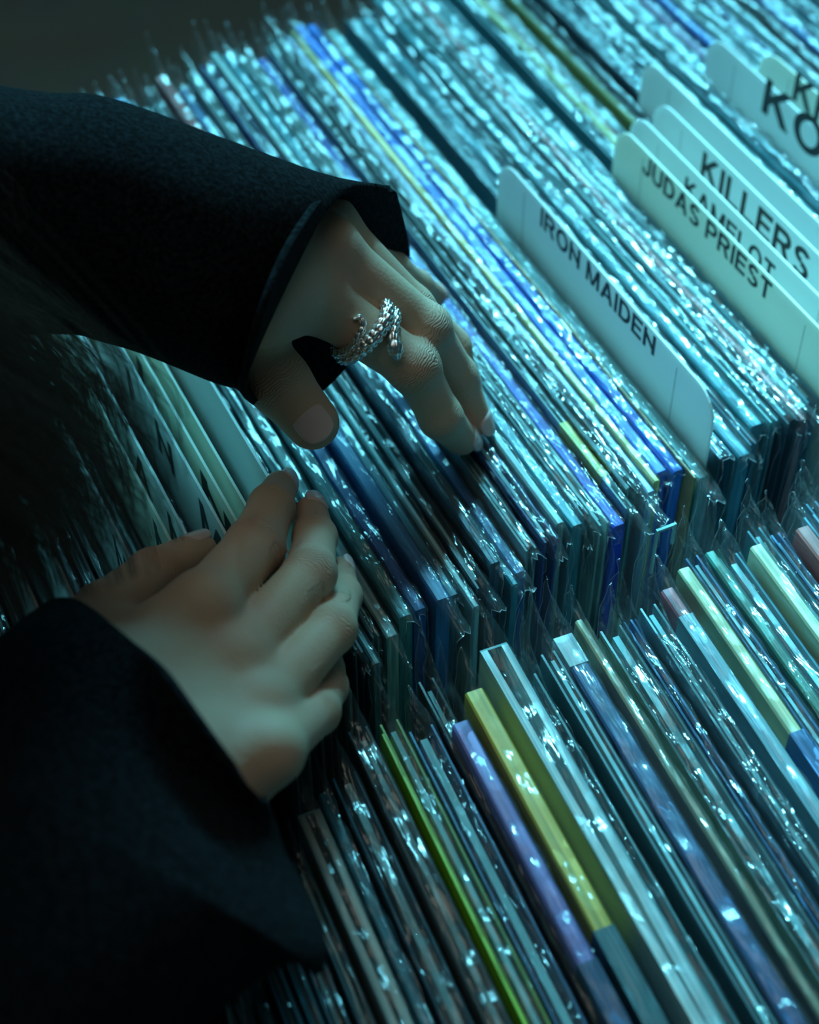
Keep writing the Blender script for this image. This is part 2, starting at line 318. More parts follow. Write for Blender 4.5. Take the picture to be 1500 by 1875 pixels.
GL = {
 'I': (TH, rc_(0, 0, TH, 1)), 'L': (.62, rc_(0, 0, TH, 1) + rc_(0, 0, .62, TH)),
 'E': (.66, rc_(0, 0, TH, 1) + rc_(0, 0, .66, TH) + rc_(0, .43, .60, .43 + TH * .9) + rc_(0, 1 - TH, .66, 1)),
 'F': (.60, rc_(0, 0, TH, 1) + rc_(0, .42, .54, .42 + TH * .9) + rc_(0, 1 - TH, .60, 1)),
 'H': (.74, rc_(0, 0, TH, 1) + rc_(.74 - TH, 0, .74, 1) + rc_(0, .42, .74, .42 + TH)),
 'T': (.68, rc_(.34 - TH / 2, 0, .34 + TH / 2, 1) + rc_(0, 1 - TH, .68, 1)),
 'N': (.76, rc_(0, 0, TH, 1) + rc_(.76 - TH, 0, .76, 1) + [[(0, 1), (0, .72), (.76, 0), (.76, .28)]]),
 'M': (.92, rc_(0, 0, TH * .95, 1) + rc_(.92 - TH * .95, 0, .92, 1) + [[(0, 1), (.20, 1), (.53, 0), (.37, 0)], [(.92, 1), (.72, 1), (.39, 0), (.55, 0)]]),
 'A': (.84, [[(0, 0), (.20, 0), (.52, 1), (.32, 1)], [(.64, 0), (.84, 0), (.52, 1), (.32, 1)]] + rc_(.2, .22, .66, .22 + TH * .85)),
 'K': (.78, rc_(0, 0, TH, 1) + [[(.10, .24), (.10, .50), (.54, 1), (.77, 1)], [(.24, .50), (.38, .66), (.80, 0), (.57, 0)]]),
 'R': (.78, rc_(0, 0, TH, 1) + rc_(.1, 1 - TH, .46, 1) + rc_(.1, .40, .46, .40 + TH * .9) + arc_(.44, .70, .31, .30, -90, 90) + [[(.34, .44), (.54, .46), (.78, 0), (.56, 0)]]),
 'P': (.72, rc_(0, 0, TH, 1) + rc_(.1, 1 - TH, .44, 1) + rc_(.1, .36, .44, .36 + TH * .9) + arc_(.42, .68, .30, .32, -90, 90)),
 'D': (.76, rc_(0, 0, TH, 1) + rc_(.1, 1 - TH, .36, 1) + rc_(.1, 0, .36, TH) + arc_(.34, .5, .42, .5, -90, 90, n=18)),
 'O': (.86, arc_(.43, .5, .43, .52, 0, 360, n=28)), 'C': (.80, arc_(.43, .5, .43, .52, 45, 315, n=24)),
 'U': (.74, rc_(0, .32, TH, 1) + rc_(.74 - TH, .32, .74, 1) + arc_(.37, .34, .37, .36, 180, 360, n=16)),
 'J': (.58, rc_(.58 - TH, .28, .58, 1) + arc_(.29, .29, .29, .31, 180, 360, n=14)),
 'S': (.70, arc_(.35, .735, .33, .285, 25, 270, n=18) + arc_(.35, .265, .35, .285, -155, 90, n=18)),
 ' ': (.24, [])}
def text_mesh(txt, width, cap):
    V = []; Fc = []; x = 0
    for ch in txt:
        wd, polys = GL[ch]
        for p in polys:
            ar = sum(p[i][0] * p[(i + 1) % len(p)][1] - p[(i + 1) % len(p)][0] * p[i][1] for i in range(len(p)))
            if ar < 0: p = p[::-1]
            k = len(V); V += [(x + a, b) for a, b in p]; Fc.append(tuple(range(k, k + len(p))))
        x += wd + .115
    x -= .115
    me = bpy.data.meshes.new('lettering'); me.from_pydata([(a / x * width, -1e-6 * (i % 5), b * cap) for i, (a, b) in enumerate(V)], [], Fc)
    me.materials.append(M_INK); me.update(); return me
CARD_T = 0.0009
def card(s, d_near, tab0, tab1, top, label, txts=(), r=0.012, tint=None, creases=True, group=None):
    """s: place in the stack; tab0/tab1: d of the tab's far and near ends; top: height above the record tops; txts: (text, d0, d1, z0, cap)"""
    base = S2 * s + D2 * d_near + UPW * (T - HT)
    t = thing('divider_card', label, 'divider', base, group or 'divider cards in the rack', math.atan2(D2.y, D2.x))
    a, b = tab0 - d_near, tab1 - d_near; H = HT + top; low = HT - 0.022
    pts = [(-LEN, 0), (0, 0), (0, low), (b, low)]
    for k in range(9):
        q = math.radians(90 * k / 8); pts.append((b - r + r * math.cos(q), H - r + r * math.sin(q)))
    for k in range(9):
        q = math.radians(90 + 90 * k / 8); pts.append((a + r + r * math.cos(q), H - r + r * math.sin(q)))
    pts += [(a, low), (-LEN, low)]
    o = prism('card', pts, -CARD_T / 2, CARD_T / 2, M_CARD if tint is None else tint, t)
    if creases:
        for x in (a + 0.021, b - 0.024):
            c = boxes('crease', [(x, -CARD_T / 2 - 0.00012, low, x + 0.0002, -CARD_T / 2, H - 0.004)], M_CREASE, t)
    for (tx, d0, d1, z0, cap) in txts:
        l = child_mesh('lettering', text_mesh(tx, abs(d1 - d0), cap), t)
        l.location = (min(d0, d1) - d_near, -CARD_T / 2 - 0.00008, HT + z0)
    return t
M_CREASE = simple('card_crease', (0.30, 0.36, 0.36), 0.6)
M_CARD_G = card_mat('divider_plastic_cream', (0.88, 0.90, 0.80))
def dnear2(s): return -0.308 - 0.142 * (s - 0.1465)
def fit(s, p0, p1, capz):                 # text from bottom-left pixel to bottom-right pixel
    d0, z0 = on_card(*p0, s); d1, z1 = on_card(*p1, s)
    return d0, d1, (z0 + z1) / 2, capz
CARDS = []
def add_card(s, *a, **k): CARDS.append(s); return card(s, *a, **k)
def ctop(u, v, s): return on_card(u, v, s)[1]
s_im = 0.2772
z_im = ctop(1080, 470, s_im)
add_card(s_im, dnear2(s_im), on_card(915, 320, s_im)[0], on_card(1309, 760, s_im)[0], z_im,
    'pale divider card lettered IRON MAIDEN standing among the sleeved records',
    [('IRON MAIDEN', *fit(s_im, (991, 414), (1200, 650), 0.0088))])
s_jp = 0.3300; z_jp = ctop(1330, 425, s_jp)
TW = on_card(1309, 760, s_im)[0] - on_card(915, 320, s_im)[0]
a0 = on_card(1126, 280, s_jp)[0]
add_card(s_jp, dnear2(s_jp) + 0.01, a0, a0 + TW, z_jp, 'cream-edged divider card lettered JUDAS PRIEST in front of the KAMELOT card',
    [('JUDAS PRIEST', *fit(s_jp, (1178, 312), (1410, 555), 0.0088))], tint=M_CARD_G)
s_ka = 0.3405; z_ka = ctop(1330, 370, s_ka); a0 = on_card(1155, 240, s_ka)[0]
add_card(s_ka, dnear2(s_ka) + 0.01, a0, a0 + TW, z_ka, 'pale blue divider card lettered KAMELOT between the JUDAS PRIEST and KILLERS cards',
    [('KAMELOT', *fit(s_ka, (1252, 365), (1418, 512), 0.0090))])
s_ki = 0.3535; z_ki = ctop(1350, 318, s_ki); a0 = on_card(1197, 220, s_ki)[0]
add_card(s_ki, dnear2(s_ki) + 0.01, a0, a0 + TW, z_ki, 'pale blue divider card lettered KILLERS directly behind the KAMELOT card',
    [('KILLERS', *fit(s_ki, (1284, 320), (1478, 520), 0.0125))])
s_kt = 0.3640; z_kt = ctop(1350, 262, s_kt); a0 = on_card(1172, 180, s_kt)[0]
add_card(s_kt, dnear2(s_kt) + 0.01, a0, a0 + TW, z_kt, 'divider card lettered KITTIE, mostly hidden behind the KILLERS card',
    [('KITTIE', *fit(s_kt, (1310, 335), (1440, 455), 0.0125))])
s_ko = 0.4000; z_ko = ctop(1420, 165, s_ko); a0 = on_card(1290, 130, s_ko)[0]
kd, kz = on_card(1396, 202, s_ko)
add_card(s_ko, dnear2(s_ko) + 0.01, a0, a0 + TW, z_ko, 'pale divider card with large letters KORN at the right edge of the photo',
    [('KORN', kd, kd + 0.085, kz, 0.0165)])
s_kr = 0.4135; z_kr = ctop(1450, 128, s_kr); a0 = on_card(1393, 112, s_kr)[0]
kd, kz = on_card(1452, 180, s_kr)
add_card(s_kr, dnear2(s_kr) + 0.01, a0, a0 + TW, z_kr, 'greenish divider card lettered KREATOR half hidden behind the KORN card',
    [('KREATOR', kd, kd + 0.105, kz, 0.0135)], tint=M_CARD_G)
# the dark cards at the left, tilted text seen edge on
LEFT = [((75,1130),(0,953),'greenish edged divider card nearest the lower left edge of the photo','', 0),
        ((142,1105),(4,813),'divider card with a thin green edge left of the bright blue-edged card','', 0),
        ((237,1018),(88,722),'divider card with a bright ice-blue edge above the lower wrist','S    O    N', 0),
        ((318,1000),(165,710),'cream-edged divider card ending behind the lower thumb, left of its blue twin','C O    N', 1),
        ((345,985),(200,715),'blue-edged divider card right behind the cream-edged card near the lower thumb','H   A  N', 0),
        ((415,975),(265,715),'blue-faced divider card with bold black strokes above the lower thumb','I   N   M', 0),
        ((435,950),(300,725),'divider card with a thin yellow-green edge just right of the bold-lettered card','I    N', 1),
        ((452,918),(330,725),'grey-green divider card whose edge ends at the lower index finger','', 1),
        ((480,868),(425,750),'dim grey divider card just left of the lower index fingertip','', 0)]
for i, (p, q, lab, tx, g) in enumerate(LEFT):
    z = 0.020
    a = at(*p, z); b_ = at(*q, z); s = (sd(a, D2, S2)[0] + sd(b_, D2, S2)[0]) / 2
    dn = dnear2(s); dm = sd(a, D2, S2)[1]
    t0 = -0.485
    txt = []
    if tx: txt = [(tx, dm - 0.095, dm - 0.004, z - 0.0215, 0.0155)]
    add_card(s, dn, t0, dn - 0.006, z, lab, txt, tint=M_CARD_G if g else None, creases=False, group='dark divider cards beside the hands')
# ---------------------------------------------------------------- records, back row
TEALS = [((0.04,0.28,0.34),'teal-edged'), ((0.02,0.15,0.22),'dark teal-edged'), ((0.16,0.38,0.40),'blue-grey-edged'), ((0.01,0.05,0.08),'black-edged'),
         ((0.38,0.56,0.56),'pale-edged'), ((0.04,0.18,0.45),'blue-edged'), ((0.08,0.34,0.38),'teal-edged'), ((0.05,0.30,0.38),'teal-edged')]
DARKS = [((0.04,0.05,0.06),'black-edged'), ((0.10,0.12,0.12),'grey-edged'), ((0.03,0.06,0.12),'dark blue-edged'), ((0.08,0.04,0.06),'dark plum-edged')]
ORD = ['zeroth','first','second','third','fourth','fifth','sixth','seventh','eighth','ninth','tenth','eleventh','twelfth','thirteenth','fourteenth','fifteenth','sixteenth','seventeenth','eighteenth','nineteenth','twentieth'] + ['%dth' % k for k in range(21, 60)]
def sp2(u, v, z=0.0): return sd(at(u, v, z), D2, S2)[0]
def strip(x0, x1, col, name='colour_panel'):
    def f(t, h):
        o = boxes(name, [(x0, -h - 0.00015, HT - 0.03, x1, h + 0.00015, HT + 0.00025)], M_JACKET, t); o.color = (*col, 1)
    return f
def xloc2(u, v): return sd(at(u, v), D2, S2)[1] - dnear2(sp2(u, v))
def redgreen(t, h):
    strip(-LEN, -.235, (.85,.30,.30))(t, h); strip(-.262, -.250, (.15,.60,.35), 'green_panel')(t, h * 1.01)
def lip(t, h):
    boxes('bag_lip', [(.0215, -h - .001, HT + .001, .0225, h + .001, HT + .002), (.0215, -h - .0016, HT - .02, .0225, -h - .0008, HT + .002), (.0215, h + .0008, HT - .008, .0225, h + .0016, HT + .002)], M_PAPER, t)
A2 = [  # s, thickness, colour, style, zoff, kwargs, landmark label, short name
 (sp2(300,150), .0038, (.06,.16,.24), 'spine', 0, dict(far=.012, peak=.012, extra=redgreen), 'record with a red and green printed spine at the far upper end', 'red and green spine'),
 (sp2(372,112), .0050, (.02,.08,.35), 'open', 0, dict(far=.012, peak=.014), 'dark blue sleeved record right of the red and green spine', 'dark blue record'),
 (sp2(700,985), .0045, (.02,.12,.42), 'spine', -.006, dict(near=.002), 'deep blue spine lying in shadow below the ringed hand', 'shadowed deep blue spine'),
 (sp2(738,975), .0050, (.04,.22,.50), 'spine', -.002, dict(near=.016, floppy=.1, gap=.002), 'second blue spine in shadow, its bag end sticking out square', 'square-bagged blue spine'),
 (.2334, .0046, (.01,.06,.60), 'spine', -.004, dict(near=.001), 'royal blue spine whose near corner is bare of film', 'royal blue spine'),
 (.2382, .0026, (.18,.34,.36), 'open', 0, dict(near=.012, extra=strip(xloc2(1030,765),xloc2(1108,862),(.95,.80,.15))), 'teal record with a short yellow strip near its lower end', 'short yellow strip'),
 (.2426, .0044, (.10,.20,.22), 'open', .002, dict(near=.022, floppy=-.1, gap=.003, extra=lip), 'record in a stiff clear bag with a square open cream-lipped end', 'square-ended clear bag'),
 (.2460, .0012, (.40,.08,.07), 'spine', 0, dict(tight=True), 'thin brick red spine left of the pale blue and yellow ones', 'thin red spine'),
 (.2488, .0030, (.50,.62,.85), 'spine', 0, dict(tight=True, gap=.0005), 'pale blue spine between the red and the long yellow spine', 'pale blue spine'),
 (.2526, .0025, (.98,.80,.34), 'spine', .001, dict(near=.003, tight=True, gap=.0004), 'long straw yellow spine running beside the bright blue records', 'long yellow spine'),
 (.2570, .0044, (.02,.16,.80), 'spine', 0, dict(near=.006, tight=True, gap=.0006), 'bright blue spine directly right of the long yellow spine', 'first bright blue spine'),
 (.2624, .0042, (.03,.22,.85), 'spine', 0, dict(near=.001, tight=True, gap=.0006), 'second bright blue spine, left of the IRON MAIDEN card', 'second bright blue spine'),
 (.2658, .0008, (.75,.50,.22), 'spine', 0, dict(tight=True, gap=.0004), 'hair-thin tan spine hugging the second bright blue spine', 'tan spine'),
 (sp2(1063,327), .0026, (.50,.16,.15), 'spine', .001, dict(gap=.001), 'brownish red spine between IRON MAIDEN and JUDAS PRIEST cards', 'brownish red spine'),
 (sp2(970,93), .0036, (.70,.72,.30), 'spine', 0, dict(), 'blurred yellow-green spine near the top edge of the photo', 'yellow-green spine'),
 (sp2(985,97), .0020, (.50,.15,.14), 'spine', 0, dict(), 'thin dark red spine beside the blurred yellow-green one', 'thin dark red spine'),
 (sp2(1104,159), .0030, (.22,.22,.04), 'spine', -.001, dict(), 'olive spine ending just left of the JUDAS PRIEST card', 'olive spine'),
 (sp2(1238,52), .0030, (.42,.30,.50), 'spine', 0, dict(), 'mauve spine left of the blue one above the KORN card', 'mauve spine'),
 (sp2(1262,40), .0040, (.02,.18,.60), 'spine', 0, dict(), 'blurred blue spine running up from the KORN card', 'blurred blue spine'),
 (sp2(1435,26), .0030, (.45,.08,.10), 'spine', 0, dict(), 'dark red spine in the upper right corner', 'corner red spine'),
]
A2.sort(key=lambda a: a[0])
items = [('rec', a[0], a) for a in A2] + [('card', s, None) for s in CARDS]
items.sort(key=lambda a: a[1])
CNAMES = {s_im: 'IRON MAIDEN card', s_jp: 'JUDAS PRIEST card', s_ka: 'KAMELOT card', s_ki: 'KILLERS card', s_kt: 'KITTIE card', s_ko: 'KORN card', s_kr: 'KREATOR card'}
def wobble_z(s):                          # heights of neighbouring records drift a little
    return 0.0022 * math.sin(s * 210) + 0.0015 * math.sin(s * 83 + 1)
def put2(s, th, col, style, zo, kw, label, group='sleeved records in the back row'):
    jit = rng.uniform(-0.005, 0.005)
    kw = dict(kw)
    kw.setdefault('near', rng.choice([0.003, 0.005, 0.008, 0.012])); kw.setdefault('far', rng.uniform(0.005, 0.011))
    kw.setdefault('peak', rng.uniform(0.003, 0.012)); kw.setdefault('gap', rng.uniform(0.0012, 0.0028)); kw.setdefault('floppy', rng.uniform(0.05, 0.7))
    p = S2 * s + D2 * (dnear2(s) + jit) + UPW * (T + zo)
    return record(p, D2, th, col, style, label, group, **kw)
edges = [('start', 0.020, None)] + items + [('end', 0.505, None)]
lastname, count = 'lower left corner', 0
def nm(e):
    if e[0] == 'rec': return e[2][7]
    if e[1] in CNAMES: return CNAMES[e[1]]
    i = [k for k, s in enumerate(LS) if abs(s - e[1]) < 1e-6]
    return LNAMES[i[0]] if i else None
LS = sorted(s for s in CARDS if s < 0.2)
LNAMES = ['lower-left green card', 'thin green-edged card', 'ice-blue-edged card', 'cream-edged dark card', 'blue-edged dark card', 'bold-lettered dark card', 'yellow-green-edged card', 'grey-green card', 'dim grey card']
GAPF = 0.0016
for k in range(len(edges) - 1):
    e, f = edges[k], edges[k + 1]
    if e[0] == 'rec':
        a = e[2]; put2(a[0], a[1], a[2], a[3], a[4], a[5], a[6])
    he = (e[2][1] / 2 + GAPF / 2) if e[0] == 'rec' else 0.0012
    hf = (f[2][1] / 2 + GAPF / 2) if f[0] == 'rec' else 0.0012
    lo, hi = e[1] + he, f[1] - hf
    name = nm(e) if e[0] in ('rec', 'card') else 'lower left corner'
    n = 0; width = hi - lo
    ths = []
    while width > 0.0028:
        th = rng.choice([0.0024, 0.003, 0.0036, 0.0042, 0.005]) if width > 0.007 else width - GAPF
        if width - th - GAPF < 0.0028 and width <= 0.0085: th = width - GAPF
        ths.append(th); width -= th + GAPF
    pos = lo
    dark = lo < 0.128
    for th in ths:
        n += 1; c = pos + GAPF / 2 + th / 2; pos += th + GAPF
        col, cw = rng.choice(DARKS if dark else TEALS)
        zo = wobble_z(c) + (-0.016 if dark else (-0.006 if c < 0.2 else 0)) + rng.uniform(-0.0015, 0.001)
        style = rng.choice(['open', 'open', 'spine'])
        where = ('%s to the right of the %s' % (ORD[n], name)) if name != 'lower left corner' else ('%s from the left end of the back row' % ORD[n])
        put2(c, th, col, style, zo, {}, '%s record in a clear sleeve, %s' % (cw, where))
# ---------------------------------------------------------------- records, front row
def s1(u, v, z=0.0): return sd(at(u, v, z), D1, S1)
WH = (.62,.68,.66)
A1 = [ # far-end pixel, thickness, colour, style, z, kwargs, label, name
 ((566,1490), .0070, (.55,.60,.55), 'gatefold', -.001, dict(far=.010, peak=.008), 'gatefold with a folded pale wedge beside the lower sleeve', 'pale wedge gatefold'),
 ((655,1335), .0062, (.16,.18,.18), 'open', .001, dict(far=.016, peak=.016), 'smoky crinkled bag standing just right of the lower little finger', 'smoky crinkled bag'),
 ((712,1322), .0060, (.42,.52,.06), 'open', 0, dict(far=.012, peak=.014, extra=None), 'record with a lime green inner edge and pleated bag', 'lime green record'),
 ((780,1245), .0052, (.10,.12,.13), 'open', -.003, dict(far=.004, peak=.022), 'dark record whose bag rises to a tall thin spike', 'spiked dark record'),
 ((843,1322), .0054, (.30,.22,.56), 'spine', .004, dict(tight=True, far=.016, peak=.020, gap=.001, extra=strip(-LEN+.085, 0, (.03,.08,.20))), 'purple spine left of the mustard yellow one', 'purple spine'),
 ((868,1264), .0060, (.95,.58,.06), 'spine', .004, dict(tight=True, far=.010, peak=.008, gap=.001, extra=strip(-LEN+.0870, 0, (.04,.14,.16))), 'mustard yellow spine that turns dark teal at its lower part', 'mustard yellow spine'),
 ((905,1186), .0092, (.74,.84,.82), 'gatefold', .004, dict(tight=True, far=.012, peak=.010, gap=.001), 'thick white gatefold with a dark wedge opening at its end', 'white gatefold'),
 ((965,1238), .0060, (.06,.20,.22), 'open', -.002, dict(far=.008, peak=.022), 'dark teal record right of the white gatefold', 'dark teal record'),
 ((1003,1195), .0048, (.05,.16,.18), 'open', 0, dict(far=.014, peak=.012), 'teal record in a heavily puckered bag', 'puckered bag'),
 ((1030,1165), .0062, (.015,.07,.24), 'spine', .001, dict(far=.014, peak=.012, extra=strip(-LEN, -LEN+.012, (.75,.80,.80), 'end_fold')), 'blue record with a white folded far end', 'white-ended blue record'),
 ((1060,1135), .0026, (.60,.48,.30), 'spine', 0, dict(far=.008, peak=.008), 'thin tan spine right of the white-ended blue record', 'thin tan spine'),
 ((1118,1150), .0075, (.22,.34,.34), 'open', -.003, dict(far=.004, peak=.016), 'wide grey-teal record in a ribbed bag', 'ribbed bag'),
 ((1186,1110), .0056, (.25,.42,.46), 'open', 0, dict(far=.008, peak=.030), 'teal record whose bag corner stands up as the tallest spike', 'tallest spike'),
 ((1222,1078), .0046, (.55,.12,.15), 'spine', 0, dict(far=.008, peak=.006, extra=strip(-LEN+.012, -.05, (.30,.45,.50))), 'record with red blotches beside the tallest spiked bag', 'red-blotched record'),
 ((1252,1040), .0044, (.80,.72,.42), 'spine', .002, dict(tight=True, far=.010, peak=.012, extra=strip(-LEN+.07, -LEN+.09, (.05,.15,.35))), 'cream spine broken by a dark blue patch', 'broken cream spine'),
 ((1300,1010), .0036, (.12,.34,.24), 'spine', 0, dict(far=.012, peak=.024), 'green-edged record under a tall triangular bag corner', 'green-edged record'),
 ((1385,998), .0044, (.80,.76,.50), 'spine', .001, dict(tight=True, far=.010, peak=.006), 'long cream spine near the right edge of the photo', 'long cream spine'),
 ((1470,965), .0050, (.55,.14,.12), 'spine', 0, dict(far=.008, peak=.006, extra=strip(-LEN+.02, -.02, (.20,.35,.40))), 'brick red ended record at the right edge of the photo', 'brick red end'),
]
def lime_extra(t, h):
    o = boxes('lime_insert', [(-LEN + 0.004, -h - 0.0009, HT - 0.05, -0.002, -h - 0.0001, HT + 0.001)], M_JACKET, t); o.color = (.45, .75, .02, 1)
for a in A1:
    if a[7] == 'lime green record': a[5]['extra'] = lime_extra
def dfar1(s):
    P = [s1(*q) for q in ((380,1875),(590,1470),(655,1350),(710,1325),(850,1285),(975,1210),(1100,1140),(1240,1050),(1375,975),(1500,905))]
    P = sorted(P); xs_ = [p[0] for p in P]; ys_ = [p[1] for p in P]
    return float(np.interp(s, xs_, ys_))
REDS = [((.04,.26,.32),'teal-edged'), ((.02,.16,.24),'dark teal-edged'), ((.08,.32,.42),'blue-grey-edged'), ((.28,.50,.54),'pale-edged'), ((.02,.14,.34),'blue-edged'), ((.03,.22,.28),'teal-edged')]
L1 = []
for a in A1:
    s, d = s1(*a[0], a[4]); L1.append([s, d, a])
L1.sort(key=lambda e: e[0])
edges = [(0.035, None, None)] + L1 + [(0.345, None, None)]
def put1(s, dfar, th, col, style, zo, kw, label, group='sleeved records in the front row'):
    kw = dict(kw); kw.setdefault('near', 0.006); kw.setdefault('far', rng.uniform(0.006, 0.013)); kw.setdefault('peak', rng.uniform(0.006, 0.020))
    kw.setdefault('gap', rng.uniform(0.001, 0.0025)); kw.setdefault('floppy', 0.3)
    p = S1 * s + D1 * (dfar + LEN) + UPW * (T + zo)
    return record(p, D1, th, col, style, label, group, **kw)
prev_end = None
for k in range(len(edges) - 1):
    e, f = edges[k], edges[k + 1]
    if e[2]:
        a = e[2]; put1(e[0], e[1], a[1], a[2], a[3], a[4], a[5], a[6])
    lo = e[0] + ((e[2][1] / 2 + 0.0010) if e[2] else 0); hi = f[0] - ((f[2][1] / 2 + 0.0010) if f[2] else 0)
    name = e[2][7] if e[2] else None
    width = hi - lo; ths = []
    while width > 0.0032:
        th = rng.choice([0.0034, 0.0042, 0.005, 0.006]) if width > 0.009 else width - 0.002
        if width - th - 0.002 < 0.0032 and width <= 0.0105: th = width - 0.002
        ths.append(th); width -= th + 0.002
    pos = lo
    for n, th in enumerate(ths, 1):
        c = pos + 0.001 + th / 2; pos += th + 0.002
        col, cw = rng.choice(REDS)
        where = ('%s to the right of the %s' % (ORD[n], name)) if name else ('%s from the left end of the front row' % ORD[n])
        put1(c, dfar1(c) + rng.uniform(-.004, .004), th, col, rng.choice(['open', 'open', 'spine']), rng.uniform(-.007, -.001), {}, '%s record in a clear bag, %s' % (cw, where))
# ---------------------------------------------------------------- the rack that holds them
rk = thing('record_rack', 'dark painted record rack holding both rows of sleeved records', 'rack', S2 * 0.25 + D2 * -0.35 + UPW * (T - HT - 0.03), None, math.atan2(D2.y, D2.x))
boxes('bottom_board', [(-0.42, -0.34, 0, 0.50, 0.40, 0.018)], M_BOARD, rk)
boxes('back_board', [(-0.42, -0.34, 0.018, -0.402, 0.40, 0.16)], M_BOARD, rk)
boxes('front_board', [(0.482, -0.34, 0.018, 0.50, 0.40, 0.16)], M_BOARD, rk)
for x in (-0.40, 0.46):
    for y in (-0.33, 0.35):
        boxes('leg', [(x, y, -(T - HT - 0.03), x + 0.04, y + 0.04, 0)], M_BOARD, rk)
# ---------------------------------------------------------------- the person: one body mesh grown as a smooth implicit surface
def smin(a, b, k):
    h = np.clip(0.5 + 0.5 * (b - a) / k, 0, 1)
    return b + (a - b) * h - k * h * (1 - h)
class Field:
    def __init__(s, lo, hi, h):
        s.h = h; s.lo = np.array(lo, float); s.n = np.ceil((np.array(hi) - s.lo) / h).astype(int) + 1
        s.ax = [s.lo[i] + h * np.arange(s.n[i]) for i in range(3)]
        s.f = np.full(tuple(s.n), 1.0, np.float32)
    def blk(s, lo, hi):
        sl = []
        for i in range(3):
            a = max(0, int((lo[i] - s.lo[i]) / s.h)); b = min(s.n[i], int((hi[i] - s.lo[i]) / s.h) + 2); sl.append(slice(a, max(a + 1, b)))
        X = s.ax[0][sl[0]][:, None, None]; Y = s.ax[1][sl[1]][None, :, None]; Z = s.ax[2][sl[2]][None, None, :]
        return tuple(sl), X, Y, Z
def cap_d(X, Y, Z, a, b, ra, rb):
    d = b - a; L2 = max(float(d @ d), 1e-12)
    t = np.clip(((X - a[0]) * d[0] + (Y - a[1]) * d[1] + (Z - a[2]) * d[2]) / L2, 0, 1)
    return (np.sqrt((X - a[0] - t * d[0]) ** 2 + (Y - a[1] - t * d[1]) ** 2 + (Z - a[2] - t * d[2]) ** 2) - (ra + t * (rb - ra))).astype(np.float32)
def chain_into(F, segs, k, kbase=None, ksep=0.0008, pad=0.014):
    """segs: [(a,b,ra,rb)]; grows a chain and joins it to the field."""
    P = np.array([q for s in segs for q in (s[0], s[1])]); r = max(max(s[2], s[3]) for s in segs) + pad
    sl, X, Y, Z = F.blk(P.min(0) - r, P.max(0) + r)
    g = None
    for a, b, ra, rb in segs:
        d = cap_d(X, Y, Z, np.array(a), np.array(b), ra, rb); g = d if g is None else smin(g, d, k)
    return sl, g
def surface(F):
    f = F.f; nx, ny, nz = f.shape; ins = f < 0
    cnt = np.zeros((nx - 1, ny - 1, nz - 1), np.int8)
    for i in (0, 1):
        for j in (0, 1):
            for k in (0, 1): cnt += ins[i:nx - 1 + i, j:ny - 1 + j, k:nz - 1 + k]
    act = (cnt > 0) & (cnt < 8); ci, cj, ck = np.nonzero(act); M = len(ci)
    ids = np.full(act.shape, -1, np.int64); ids[act] = np.arange(M)
    acc = np.zeros((M, 3)); wsum = np.zeros(M)
    cs = [(i, j, k) for i in (0, 1) for j in (0, 1) for k in (0, 1)]
    for a in cs:
        for b in cs:
            if sum(abs(p - q) for p, q in zip(a, b)) == 1 and a < b:
                fa = f[ci + a[0], cj + a[1], ck + a[2]]; fb = f[ci + b[0], cj + b[1], ck + b[2]]
                m = (fa < 0) != (fb < 0); t = np.where(m, fa / np.where(m, fa - fb, 1), 0)
                for q in range(3): acc[:, q] += np.where(m, a[q] + t * (b[q] - a[q]), 0)
                wsum += m
    V = F.lo + F.h * (np.stack([ci, cj, ck], 1) + acc / wsum[:, None])
    Q = []
    for ax in range(3):
        sa = [slice(None)] * 3; sb = [slice(None)] * 3; sa[ax] = slice(0, -1); sb[ax] = slice(1, None)
        A = ins[tuple(sa)]; B = ins[tuple(sb)]; x = A != B
        o1, o2 = (ax + 1) % 3, (ax + 2) % 3
        e = np.stack(np.nonzero(x), 1); keep = (e[:, o1] > 0) & (e[:, o2] > 0) & (e[:, o1] < f.shape[o1] - 1) & (e[:, o2] < f.shape[o2] - 1); e = e[keep]
        fl_ = A[e[:, 0], e[:, 1], e[:, 2]]
        def idd(d1, d2):
            c = e.copy(); c[:, o1] -= d1; c[:, o2] -= d2; return ids[c[:, 0], c[:, 1], c[:, 2]]
        q = np.stack([idd(1, 1), idd(0, 1), idd(0, 0), idd(1, 0)], 1)
        q[~fl_] = q[~fl_][:, ::-1]; Q.append(q)
    return V, np.concatenate(Q)
def px(u, v, z): return np.array(at(u, v, z))
def chain3(pts, z0, Ls):
    """joints from pixels, tip first; heights follow from the bone lengths"""
    o = np.array((0, 0, T + HC)); p = px(*pts[0], z0); out = [p]
    for (u, v), L in zip(pts[1:], Ls):
        r = np.array(ray(u, v).normalized()); q = p - o; b = float(r @ q); cc = float(q @ q) - L * L
        t = b - math.sqrt(max(b * b - cc, 0)); p = o + r * t; out.append(p)
    return out
def rad(p, rpx):
    dep = -(p[2] - T - HC) * sP + p[1] * cP
    return rpx * dep / FPX
